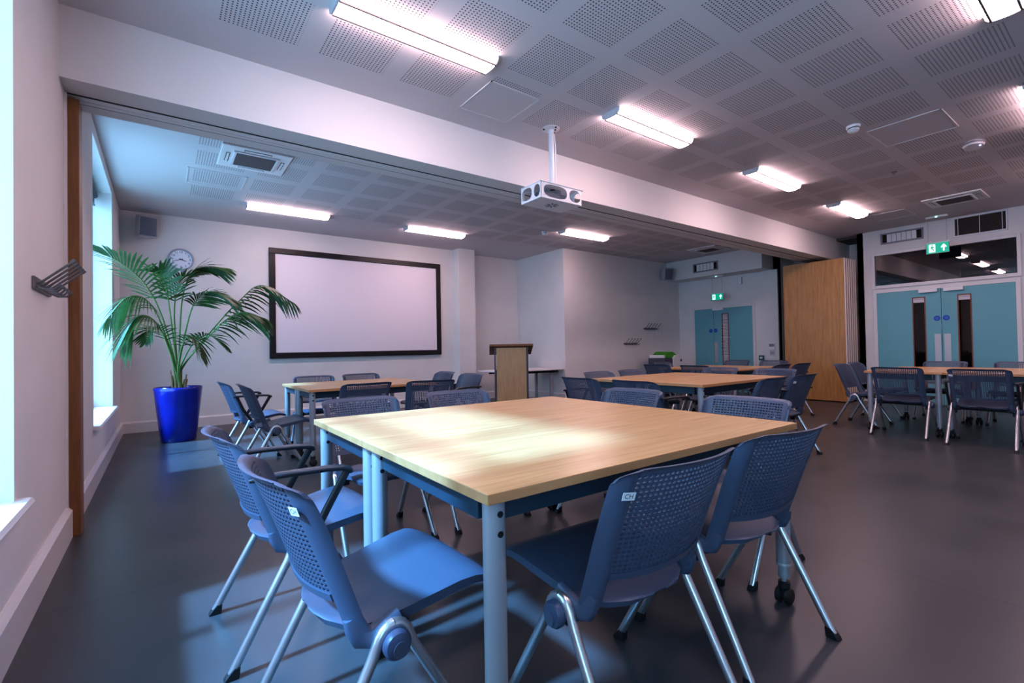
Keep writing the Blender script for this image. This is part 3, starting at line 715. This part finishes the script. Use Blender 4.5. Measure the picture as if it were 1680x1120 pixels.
for key, pts in FR.items():
    base = Vector((.665 + random.uniform(-.05, .05), 7.46 + random.uniform(-.05, .05), .655))
    path = [p - O for p in catmull([base] + pts, 12)]; n = len(path)
    small = key in 'ijk'
    m = MB()
    m.tube(path, .011, 6, 1, True, [1.15 - .85 * i / n for i in range(n)])
    i0 = int(n * (.42 if small else .50)); cnt = 17 if small else 23
    for k in range(cnt):
        u = k / (cnt - 1); fi = i0 + (n - 1 - i0) * u; i = min(int(fi), n - 2); p = path[i].lerp(path[i + 1], fi - i)
        tg = (path[i + 1] - path[i]).normalized()
        side = tg.cross(Vector((0, 0, 1)))
        if side.length < .2: side = tg.cross(Vector((0, 1, 0)))
        side.normalize(); nrm = side.cross(tg)
        L0 = (.27 if small else .40) * (math.sin(PI * (.22 + .70 * u)) ** .8) * random.uniform(.9, 1.1) * (1.1 if key == 'a' else .85 if key == 'e' else 1)
        for s in (-1, 1):
            hang = {'b': .5, 'c': .55, 'd': .55, 'h': .5, 'e': .35, 'f': .3}.get(key, 0.)
            dirv = (side * s * (.95 - .55 * u) * (1 - .45 * (hang > 0)) + tg * (.55 + .5 * u) + nrm * (.28 if not hang else .16 * s) - Vector((0, 0, hang * .55))).normalized()
            wv = tg.cross(dirv).cross(dirv); wv.normalize(); wid = (.013 if small else .0105 if key in 'ef' else .0145) * random.uniform(.85, 1.15)
            dr = random.uniform(.40, .75) if key in 'cefjd' else random.uniform(.16, .40)
            segs = 5; vs = []
            for q in range(segs + 1):
                x = q / segs; c_ = p + dirv * L0 * x - Vector((0, 0, 1)) * L0 * dr * x * x
                ww = wid * (.35 + 2.2 * x) * (1 - x) ** .75 if x < 1 else 0
                vs += [c_ - wv * (ww + .0008), c_ + wv * (ww + .0008)]
            m.add(vs, [(2 * q, 2 * q + 1, 2 * q + 3, 2 * q + 2) for q in range(segs)], 0, True)
    m.build('frond', [M['leaf'], M['stem']], t, angle=80)
for k in range(9):
    a = k * 2.4; x, y = .045 * math.cos(a) * (1 + .3 * (k % 3)), .045 * math.sin(a); hgt = random.uniform(.14, .34)
    MB().tube([(x, y, .63), (x * 1.2, y * 1.2, .65 + hgt * .5), (x * 1.5, y * 1.5, .65 + hgt)], .014, 7, 0, True, [1.2, .9, .5]).build('cane', M['trunkfib'] if k % 3 else M['stem'], t)

# ------------------------------------------------------------------ lectern, desk, and the unit in the far corner
t = thing('lectern', 'beech lectern with a dark sloping top in front of the recess', 'lectern', (5.60, 6.655, 0), -.58); t.scale = (.95, .9, 1)
m = MB(); m.box(-.285, .285, 0, .02, .04, 1.16); m.build('front_panel', M['lectern'], t)
for s in (-1, 1):
    MB().prism([(s * .31 - .0125, -.005, .03), (s * .31 - .0125, .38, .03), (s * .31 - .0125, .38, 1.05), (s * .31 - .0125, -.005, 1.165)], (.025, 0, 0)).build('side_panel', M['dkgrey'], t)
MB().box(-.31, .31, -.02, .38, 0, .035).build('base', M['lecterndark'], t, bevel=.004)
m = MB(); m.prism([(-.415, -.07, 1.19), (-.415, .47, 1.03), (-.415, .47, 1.065), (-.415, -.07, 1.225)], (.83, 0, 0)); m.build('sloping_top', M['lecterndark'], t)
MB().box(-.415, .415, .455, .48, 1.04, 1.09).build('book_stop', M['lecterndark'], t)
for z in (.45, .80): MB().box(-.285, .285, .03, .39, z, z + .02).build('shelf', M['lectern'], t)

t = thing('desk', 'white topped desk on silver legs in the recess behind the lectern', 'desk', (6.72, 7.68, 0))
MB().box(-.93, .725, -.40, .42, .672, .70).build('desktop', M['white'], t, bevel=.005)
m = MB(); m.box(-.74, .66, -.30, -.26, .62, .672); m.box(-.74, .66, .26, .30, .62, .672); m.box(-.6, -.55, -.30, .30, .62, .672); m.box(.475, .525, -.38, .30, .62, .672)
m.build('under_frame', M['black'], t)
for x in (-.58, .50):
    for y in (-.24, .26):
        m = MB(); m.box(x - .03, x + .03, y - .022, y + .022, .02, .62); m.build('leg', M['tleg'], t, bevel=.006)
    m = MB(); m.box(x - .035, x + .035, -.36, .36, 0, .025); m.build('foot_bar', M['tleg'], t, bevel=.006)
t = thing('connection_box', 'small grey connection box standing on the white desk beside the lectern', 'box', (6.50, 7.55, .7005))
MB().box(-.10, .10, -.05, .05, 0, .12).build('housing', M['greybox'], t, bevel=.006)
m = MB()
for k in range(3): m.lathe([(0, 0), (.022, 0), (.022, -.006), (.015, -.008), (0, -.008)], 12, (-.055 + k * .055, -.05, .06), axis='Y')
m.build('dials', M['dkgrey'], t)
tag(MB().tube(catmull([(5.86, 7.42, .716), (5.80, 7.36, .722), (5.735, 7.31, .74), (5.69, 7.29, .66), (5.68, 7.29, .3), (5.665, 7.29, .05), (5.64, 7.37, .016), (5.68, 7.52, .016)], 8), .014, 8).build('cable', M['rubber']), 'thick black cable hanging down left of the lectern', 'cable')

t = thing('recycling_unit', 'grey and white bin unit with a curved green lid in the far corner', 'bin', (10.1, 6.60, 0)); t.scale = (.76, .85, 1)
m = MB(); m.box(-.46, -.06, -.25, .30, .03, .86); m.build('grey_bin', M['dkgrey'], t, bevel=.02)
m = MB(); m.prism([(-.06, -.27, .03), (.44, -.27, .03), (.44, -.27, .80), (.30, -.27, .93), (.05, -.27, .92), (-.06, -.27, .85)], (0, .55, 0)); m.build('white_bin', M['white'], t, bevel=.015)
n = 10; pts = [(-.38 + .68 * i / n, -.22, .865 + .14 * math.sin(PI * (i / n) ** .8)) for i in range(n + 1)]
MB().prism(pts, (0, .46, 0)).build('green_lid', M['green'], t)
MB().box(-.46, -.36, -.2, .25, .86, .93).build('lid_hinge', M['white'], t, bevel=.01)
MB().lathe([(0, 0), (.03, 0), (.03, -.01), (0, -.01)], 14, (.32, -.27, .80), axis='Y').build('round_lock', M['black'], t)

# ------------------------------------------------------------------ tables
def table_unit(w, d, T, name='table'):
    """one rectangular table, origin on the floor at its centre"""
    root = empty(name)
    hw, hd = w / 2, d / 2; th = .028
    m = MB(); m.box(-hw, hw, -hd, hd, T - th, T)
    for i, f in enumerate(m.f): m.m[i] = 0 if i == 1 else 1
    m.build('tabletop', [M['beech'], M['beechedge']], root, bevel=.0025)
    ins = .05; rh = .070; zt = T - th
    for y in (-hd + .085, hd - .085): MB().box(-hw + .06, hw - .06, y - .016, y + .016, zt - rh, zt).build('apron_rail', M['rail'], root, bevel=.003)
    for x in (-hw + .055, hw - .055): MB().box(x - .016, x + .016, -hd + .11, hd - .11, zt - rh, zt).build('apron_rail', M['rail'], root, bevel=.003)
    for sx in (-1, 1):
        for sy in (-1, 1):
            x, y = sx * (hw - ins), sy * (hd - ins)
            m = MB(); m.lathe([(.0295, .17), (.0295, zt), (0, zt)], 24, (x, y, 0)); m.lathe([(0, .168), (.031, .168), (.031, .176), (.0295, .18)], 24, (x, y, 0))
            m.lathe([(0, .115), (.0235, .115), (.0235, .175)], 20, (x, y, 0)); m.lathe([(0, .095), (.010, .095), (.010, .118)], 12, (x, y, 0))
            lg = m.build('leg', M['tleg'], root)
            m = MB()
            for oy in (-.019, .019): m.lathe([(0, -.013), (.026, -.013), (.034, -.008), (.0345, .008), (.026, .013), (0, .013)], 20, (x, y + oy, .0346), axis='Y')
            m.box(x - .018, x + .018, y - .006, y + .006, .03, .09); m.lathe([(0, .07), (.024, .07), (.024, .096), (0, .096)], 14, (x, y, 0))
            m.build('caster', M['rubber'], lg)
            for zz in (zt - .035, zt - .085):
                m = MB(); m.lathe([(0, -.0015), (.0085, -.0015), (.0085, .001), (0, .001)], 10, (x, y - .029, zz), axis='Y')
                m.build('bolt_head', M['black'], lg)
    return root
def table_pair(x0, x1, y0, y1, T, rz, lab, split=.5):
    """two units pushed together, long joint along x"""
    cx, cy = (x0 + x1) / 2, (y0 + y1) / 2; ym = y0 + (y1 - y0) * split
    for (a, b_, lb) in ((y0, ym - .0015, lab[0]), (ym + .0015, y1, lab[1])):
        o = table_unit(x1 - x0, b_ - a, T, 'table')
        off = Vector((0, (a + b_) / 2 - cy, 0)); off.rotate(Matrix.Rotation(rz, 3, 'Z'))
        o.location = (cx + off.x, cy + off.y, 0); o.rotation_euler = (0, 0, rz)
        tag(o, lb, 'table', 'beech topped tables with silver legs')
table_pair(1.125, 2.76, .643, 2.30, .795, -.004, ('beech topped table nearest the camera, lit by the window', 'beech topped table pushed against the far long side of the nearest table'), .545)
table_pair(1.66, 3.08, 4.70, 5.98, .77, .0, ('near half of the beech table group in front of the screen', 'far half of the beech table group in front of the screen'))
table_pair(4.45, 6.08, 2.15, 3.56, .785, .0, ('near half of the middle beech table group between nearest table and teal doors', 'far half of the middle beech table group between nearest table and teal doors'))
table_pair(7.58, 9.05, 3.55, 4.95, .757, .0, ('near half of the furthest beech table group in front of the far doors', 'far half of the furthest beech table group in front of the far doors'))
table_pair(7.90, 9.45, .42, 1.985, .772, .0, ('beech table at the right edge of the view', 'beech table before the right teal doors, nearer the oak partition'))

# ------------------------------------------------------------------ chairs (local +Y is the way the sitter faces)
ZT = .84
def build_chair(arms):
    root = empty('stacking_chair')
    # --- backrest: perforated shell with thick rounded stiles
    UF = .84
    def surf(u, v, off):
        z = .525 + v * (ZT - .525)
        au = abs(u); k = max(0, (au - UF) / (1 - UF))
        if au > .76: z -= v ** 4 * .040 * (1 - math.sqrt(max(0, 1 - ((au - .76) / .24) ** 2)))
        z -= .012 * (1 - u * u) * (1 - v)
        ys = -.088 - (z - .43) * .345 - .012 * v * v * v
        th = k * PI / 2 * .92
        um = min(au, UF)
        x = (um + (1 - UF) * math.sin(th)) * (.240 + .006 * v)
        y = ys - .036 * (1 - (um / UF) ** 2) - .012 + .046 * (1 - math.cos(th))
        # offset along the local normal, so that the curled side keeps its thickness
        y += off * math.cos(th); x -= off * math.sin(th)
        if v > .95: y -= .014 * ((v - .95) / .05) ** 2
        return Vector((math.copysign(x, u), y, z))
    m = MB(); U0, V0, V1 = .83, .03, .935; NC, NR = 24, 21
    us = [-U0 + 2 * U0 * i / NC for i in range(NC + 1)]; vs_ = [V0 + (V1 - V0) * j / NR for j in range(NR + 1)]
    q8 = 8; TH = .0032
    for i in range(NC):
        for j in range(NR):
            u0, u1, v0, v1 = us[i], us[i + 1], vs_[j], vs_[j + 1]; uc, vc = (u0 + u1) / 2, (v0 + v1) / 2; hu, hv = (u1 - u0) / 2, (v1 - v0) / 2
            ring = [(u1, vc), (u1, v1), (uc, v1), (u0, v1), (u0, vc), (u0, v0), (uc, v0), (u1, v0)]
            hole = [(uc + hu * .72 * a, vc + hv * .62 * b_) for (a, b_) in ((1, 0), (.78, .78), (0, 1), (-.78, .78), (-1, 0), (-.78, -.78), (0, -1), (.78, -.78))]
            P = [surf(a, b_, TH) for a, b_ in ring] + [surf(a, b_, TH) for a, b_ in hole] + [surf(a, b_, -TH) for a, b_ in ring] + [surf(a, b_, -TH) for a, b_ in hole]
            fs = []
            for k in range(q8):
                k2 = (k + 1) % q8
                fs += [(k, k2, 8 + k2, 8 + k), (16 + k, 24 + k, 24 + k2, 16 + k2), (8 + k, 8 + k2, 24 + k2, 24 + k)]
            m.add(P, fs, 0, True)
    # closed slabs: top rim, bottom rim, stiles
    def slab(ul, vl, rear):
        nu, nv = len(ul), len(vl)
        A = [surf(u, v, TH) for v in vl for u in ul]; B = [surf(u, v, -TH - rear(u)) for v in vl for u in ul]; o = nu * nv; fs = []
        for b_ in range(nv - 1):
            for a in range(nu - 1):
                k = b_ * nu + a; fs.append((k, k + 1, k + nu + 1, k + nu)); fs.append((o + k, o + k + nu, o + k + nu + 1, o + k + 1))
        for a in range(nu - 1):
            fs.append((a, o + a, o + a + 1, a + 1)); k = (nv - 1) * nu + a; fs.append((k, k + 1, o + k + 1, o + k))
        for b_ in range(nv - 1):
            k = b_ * nu; fs.append((k, k + nu, o + k + nu, o + k)); k += nu - 1; fs.append((k, o + k, o + k + nu, k + nu))
        m.add(A + B, fs, 0, True)
    slab(us, [V1, .945, .965, .985, 1.0], lambda u: .004)
    slab(us, [-.035, -.02, 0, V0], lambda u: .005)
    rr = lambda u: .0035 * min(1, (abs(u) - .83) / .03)
    sl = [.83, .86, .885, .91, .935, .96, .98, 1.0]
    vv = [-.30, -.22, -.12, -.04, .05, .2, .35, .5, .65, .8, .88, .92, .95, .975, 1.0]
    slab(sl, vv, rr); slab([-x for x in reversed(sl)], vv, rr)
    # stiles carry on below the panel and turn forward along the seat
    ring = [(.024 * math.cos(a) * (1 if abs(math.cos(a)) > .5 else 1), .023 * math.sin(a)) for a in [2 * PI * k / 12 for k in range(12)]]
    ring = superell(0, 0, .0185, .0285, 16, 3)
    for s in (-1, 1):
        x = s * .2215
        m.sweep([(x + s * .001, -.096, .468), (x + s * .002, -.087, .438), (x + s * .004, -.073, .412), (x + s * .008, -.046, .402), (x + s * .012, -.012, .416), (x + s * .012, .03, .436)], ring, 0, True, Vector((1, 0, 0)), [.80, .98, 1.04, 1.02, .98, .9])
    m.build('backrest', M['chair'], root, angle=48)
    # --- seat
    m = MB(); NU, ys = 14, [-.15, -.145, -.13, -.10, -.06, -.02, .04, .10, .16, .22, .27, .30, .32, .335, .343, .346]
    def hw(y):
        if y < -.02: return (.212) * math.sqrt(max(.02, 1 - ((-.02 - y) / .131) ** 2))
        w_ = .212 + (.246 - .212) * min(1, (y + .02) / .3)
        if y > .285: w_ -= .06 * (1 - math.sqrt(max(0, 1 - ((y - .285) / .0615) ** 2)))
        return w_
    def zt(y, u):
        z = .432 + .045 * min(1, max(0, (y + .02) / .26))
        if y > .25: z -= .030 * ((y - .25) / .096) ** 2
        k = math.sin(PI * min(1, max(0, (y + .15) / .48)))
        return z - .016 * k * (1 - u * u) - .006 * u ** 8
    A = []; B = []
    for y in ys:
        for i in range(NU + 1):
            u = -1 + 2 * i / NU; u = math.sin(u * PI / 2); x = u * hw(y)
            z = zt(y, u); A.append((x, y, z)); e = .030 - .012 * max(0, (y - .2) / .15) - .014 * min(1, max(0, (-.0 - y) / .12))
            B.append((x * (.985 - .06 * min(1, max(0, (-y) / .1))), min(max(y, -.128), .338), z - e))
    n1 = NU + 1; o = len(A); fs = []
    for b_ in range(len(ys) - 1):
        for a in range(NU):
            k = b_ * n1 + a; fs += [(k, k + 1, k + n1 + 1, k + n1), (o + k, o + k + n1, o + k + n1 + 1, o + k + 1)]
        k = b_ * n1; fs += [(k, k + n1, o + k + n1, o + k)]; k += NU; fs += [(k, o + k, o + k + n1, k + n1)]
    for a in range(NU):
        fs.append((a, o + a, o + a + 1, a + 1)); k = (len(ys) - 1) * n1 + a; fs.append((k, k + 1, o + k + 1, o + k))
    m.add(A + B, fs, 0, True); m.build('seat', M['chair'], root, angle=35)
    # --- frame
    xl = .258
    for s in (-1, 1):
        for fr in (1, -1):
            ft = .255 if fr > 0 else -.245
            path = [(s * xl, 0, .432), (s * xl, fr * .014, .430), (s * xl, fr * .027, .422), (s * xl, fr * .038, .407), (s * xl, fr * .046, .388), (s * xl, fr * .056, .362)]
            path += [(s * (xl + .008 * k / 5), fr * .056 + (ft - fr * .056) * k / 5, .362 - .345 * k / 5) for k in range(1, 6)]
            lg = MB().tube(path, .0148, 14).build('leg', M['silver'], root)
            x = s * (xl + .008); fy = ft
            f = MB(); f.prism([(x - .016, fy - fr * .022, 0), (x - .016, fy + fr * .026, 0), (x - .016, fy + fr * .020, .012), (x - .016, fy - fr * .006, .040), (x - .016, fy - fr * .026, .038)], (.032, 0, 0))
            f.build('foot_cap', M['rubber'], lg, bevel=.003)
        h = MB(); h.lathe([(0, .0), (.030, 0), (.037, s * .006), (.038, s * .022), (.033, s * .030), (.02, s * .033), (0, s * .034)], 24, (s * (xl + .006), 0, .388), axis='X')
        hb = h.build('pivot_hub', M['hub'], root)
        h = MB(); h.lathe([(0, s * .0345), (.021, s * .0345), (.021, s * .031)], 20, (s * (xl + .007), .004, .380), axis='X'); h.build('hub_cap', M['chair'], hb)
    m = MB(); m.tube([(-xl, 0, .385), (xl, 0, .385)], .013, 10, up=Vector((0, 0, 1)))
    for s in (-1, 1): m.box(s * .205 - .02, s * .205 + .02, -.05, .06, .37, .41); m.box(s * .225 - .006, s * .225 + .006, -.03, .012, .335, .38)
    m.build('seat_bracket', M['rubber'], root)
    if arms:
        for s in (-1, 1):
            x = s * .278
            a = MB(); rg = superell(0, 0, .024, .011, 14, 3.2)
            a.sweep([(x - s * .01, -.185, .684), (x - s * .005, -.16, .688), (x, -.05, .690), (x, .09, .686), (x, .145, .681), (x, .172, .671), (x, .178, .658)], rg, 0, True, Vector((1, 0, 0)), [.75, 1, 1, 1, 1, .95, .75])
            am = a.build('armrest', M['arm'], root)
            st = MB(); rg = superell(0, 0, .012, .015, 12, 2.6)
            st.sweep([(x, .01, .395), (x, .03, .435), (x, .095, .55), (x, .162, .666)], rg, 0, True, Vector((1, 0, 0)))
            st.sweep([(x, -.005, .40), (x, -.03, .44), (x, -.095, .545), (x, -.15, .68)], rg, 0, True, Vector((1, 0, 0)))
            st.lathe([(0, -.012), (.03, -.012), (.03, .014), (0, .014)], 16, (x, 0, .392), axis='X')
            st.build('arm_strut', M['arm'], am)
    return root
# protos stay in use as the first chairs placed
GR = 'blue grey perforated chairs'
proto = {False: build_chair(False), True: build_chair(True)}
used = {False: False, True: False}
def add_label_plate(ch, side, z, txt):
    v = (z - .525) / (ZT - .525)
    ys = -.088 - (z - .43) * .345 - .012 * v ** 3
    x = side * .90 * (.240 + .006 * v); y = ys - .012 - .0095
    n = Vector((side * .30, -1, -.345)).normalized(); r_ = Vector((1, 0, 0)); r_ = (r_ - n * r_.dot(n)).normalized(); up = n.cross(r_) * 1
    if up.z < 0: up = -up
    rt = up.cross(n)
    c = Vector((x, y, z)); m = MB()
    q = lambda a, b_, o_: c + rt * a + up * b_ + n * o_
    m.prism([q(-.019, -.0115, 0), (q(.019, -.0115, 0)), q(.019, .0115, 0), q(-.019, .0115, 0)], n * .0012, 0)
    if txt:
        vv, ff = text_mesh(txt, .019); m.add([q(p[0], p[1], .0016) for p in vv], ff, 1)
    m.build('asset_label', [M['white'], M['ink']], ch)['label'] = 'small white sticker'
CH = []
def chair(x, y, face, arms, label, tagside=None, txt=''):
    """face: degrees, 0 = +x, 90 = +y"""
    if not used[arms]: o = proto[arms]; used[arms] = True
    else: o = copy_tree(clean[arms])
    o.location = (x, y, 0); o.rotation_euler = (0, 0, math.radians(face - 90))
    tag(o, label, 'chair', GR)
    CH.append((o, tagside, txt)); return o
clean = proto
E_, N_, W_, S_ = 0, 90, 180, 270
# nearest table
chair(.968, 1.145, 2, False, 'armless blue chair at the left front of the nearest table, white sticker on its back', 1, 'CH')
chair(.925, 1.913, 1, True, 'blue chair with black arms second along the left side of the nearest table')
chair(1.67, .715, 89, False, 'blue chair with a white sticker, back to the camera, before the nearest table', -1, 'CH')
chair(2.345, .725, 85, False, 'blue chair without sticker at the front right corner of the nearest table')
chair(2.965, 1.10, 180, False, 'chair on the right side of the nearest table, behind the front right corner chair')
chair(2.965, 1.923, 180, False, 'chair at the right far corner of the nearest table, facing left')
chair(1.55, 2.56, 272, False, 'chair on the far side of the nearest table, closer to the window')
chair(2.25, 2.54, 268, False, 'chair on the far side of the nearest table, in front of the lectern view')
# table by the screen
chair(1.27, 5.75, 2, True, 'dark chair with black arms left of the screen table, nearer the palm')
chair(1.38, 5.02, 0, False, 'armless dark chair left of the screen table, turned side on', -1, '')
chair(2.065, 5.92, 270, False, 'chair under the screen on the far side of the table, left one')
chair(2.68, 5.92, 271, False, 'chair under the screen on the far side of the table, right one')
chair(3.43, 5.58, 180, False, 'chair at the right end of the screen table, nearer the pillar')
chair(3.44, 4.88, 182, True, 'chair with black arms at the right end of the screen table')
chair(2.09, 4.48, 92, False, 'dark chair with its back to the camera at the screen table, left one')
chair(2.76, 4.33, 78, False, 'dark chair turned slightly with its back to the camera at the screen table')
# middle table group
chair(4.15, 3.20, 0, True, 'navy chair with arms on the left of the middle table group, nearest the lectern')
chair(4.15, 2.50, 0, True, 'navy chair with arms on the left of the middle table group, nearer the camera')
chair(4.84, 3.57, 270, False, 'brown lit chair on the far side of the middle table group, left one')
chair(5.45, 3.56, 270, False, 'brown lit chair on the far side of the middle table group, right one')
chair(5.03, 2.03, 91, False, 'black chair with its back to the camera at the middle table group, left one')
chair(5.69, 2.03, 90, True, 'black chair with its back to the camera at the middle table group, right one', -1, '')
chair(6.35, 2.50, 180, False, 'mauve lit chair at the right end of the middle table group, nearer one')
chair(6.35, 3.21, 180, False, 'mauve lit chair at the right end of the middle table group, further one')
# furthest table group
chair(7.28, 4.60, 0, False, 'chair at the left end of the furthest table group, in front of the bin unit')
chair(7.28, 3.90, 0, False, 'chair at the left end of the furthest table group, nearer the camera')
chair(8.02, 4.95, 270, False, 'chair on the far side of the furthest table group, below the green lid')
chair(9.36, 4.60, 180, False, 'chair facing left before the slatted slit of the far doors')
chair(9.36, 3.90, 180, False, 'chair facing left before the green call point by the far doors')
chair(7.93, 3.25, 90, False, 'black chair at the near side of the furthest table group, mostly hidden')
chair(8.55, 3.22, 88, True, 'black chair with arms in front of the folded oak partition')
# right-hand table group
chair(7.82, 1.565, 0, False, 'dark chair with its back to the camera at the right table, nearer the oak partition')
chair(7.70, .83, 0, True, 'dark chair with black arms and a sticker at the right table', -1, '')
chair(8.39, 2.17, 269, False, 'chair seen side on at the left corner of the right table')
chair(9.08, 2.22, 271, False, 'chair behind the side on chair, in front of the right door frame')
chair(9.66, 1.58, 180, False, 'chair facing the camera before the steel push plates of the right doors')
chair(9.66, .81, 180, False, 'chair at the far side of the right table by the edge of view')
chair(8.52, .36, 92, False, 'chair at the near corner of the right table, cut by the edge of view')
for o, s, txt in CH:
    if s is not None: add_label_plate(o, s, .765, txt)

# ------------------------------------------------------------------ light
wd = bpy.data.worlds.new('sky'); SC.world = wd; wd.use_nodes = True
bg = wd.node_tree.nodes['Background']; bg.inputs['Color'].default_value = (.33, .68, 1.0, 1); bg.inputs['Strength'].default_value = 6.2
for (y0, y1, z0) in ((WN0, WN1, WNZ), (WF0, WF1, WFZ), (WB0, WB1, WNZ)):
    l = bpy.data.lights.new('sky_light', 'AREA'); l.shape = 'RECTANGLE'; l.size = y1 - y0; l.size_y = WT - z0; l.cycles.is_portal = True
    o = bpy.data.objects.new('sky_light', l); COL.objects.link(o); o.location = (-.34, (y0 + y1) / 2, (z0 + WT) / 2)
    o.rotation_euler = Vector((1, 0, 0)).to_track_quat('-Z', 'Z').to_euler()
sun = bpy.data.lights.new('low_sun', 'SUN'); sun.energy = 16; sun.color = (.21, .555, 1.0); sun.angle = math.radians(4)
so = bpy.data.objects.new('low_sun', sun); COL.objects.link(so); so.rotation_euler = Vector((1, .06, -1.06)).to_track_quat('-Z', 'Z').to_euler()

# ------------------------------------------------------------------ camera
yaw, pitch, roll, f = -.634, .0146, -.0179, 780.9021
cy, sy, cp, sp = math.cos(yaw), math.sin(yaw), math.cos(pitch), math.sin(pitch)
F = Vector((-sy * cp, cy * cp, sp)); R = Vector((cy, sy, 0)); U = R.cross(F)
R2 = R * math.cos(roll) + U * math.sin(roll); U2 = -R * math.sin(roll) + U * math.cos(roll)
cam = bpy.data.cameras.new('camera'); cam.sensor_fit = 'HORIZONTAL'; cam.sensor_width = 36; cam.lens = f / 1680 * 36; cam.clip_start = .02
co_ = bpy.data.objects.new('camera', cam); COL.objects.link(co_)
co_.matrix_world = Matrix(((R2.x, U2.x, -F.x, .49339), (R2.y, U2.y, -F.y, -.31837), (R2.z, U2.z, -F.z, 1.14592), (0, 0, 0, 1)))
SC.camera = co_

SC.cycles.use_denoising = True
SC.cycles.max_bounces = 7; SC.cycles.diffuse_bounces = 4; SC.cycles.glossy_bounces = 3; SC.cycles.transparent_max_bounces = 12
SC.cycles.sample_clamp_indirect = 6
SC.view_settings.view_transform = 'Standard'; SC.view_settings.look = 'Medium High Contrast'; SC.view_settings.exposure = 0.12
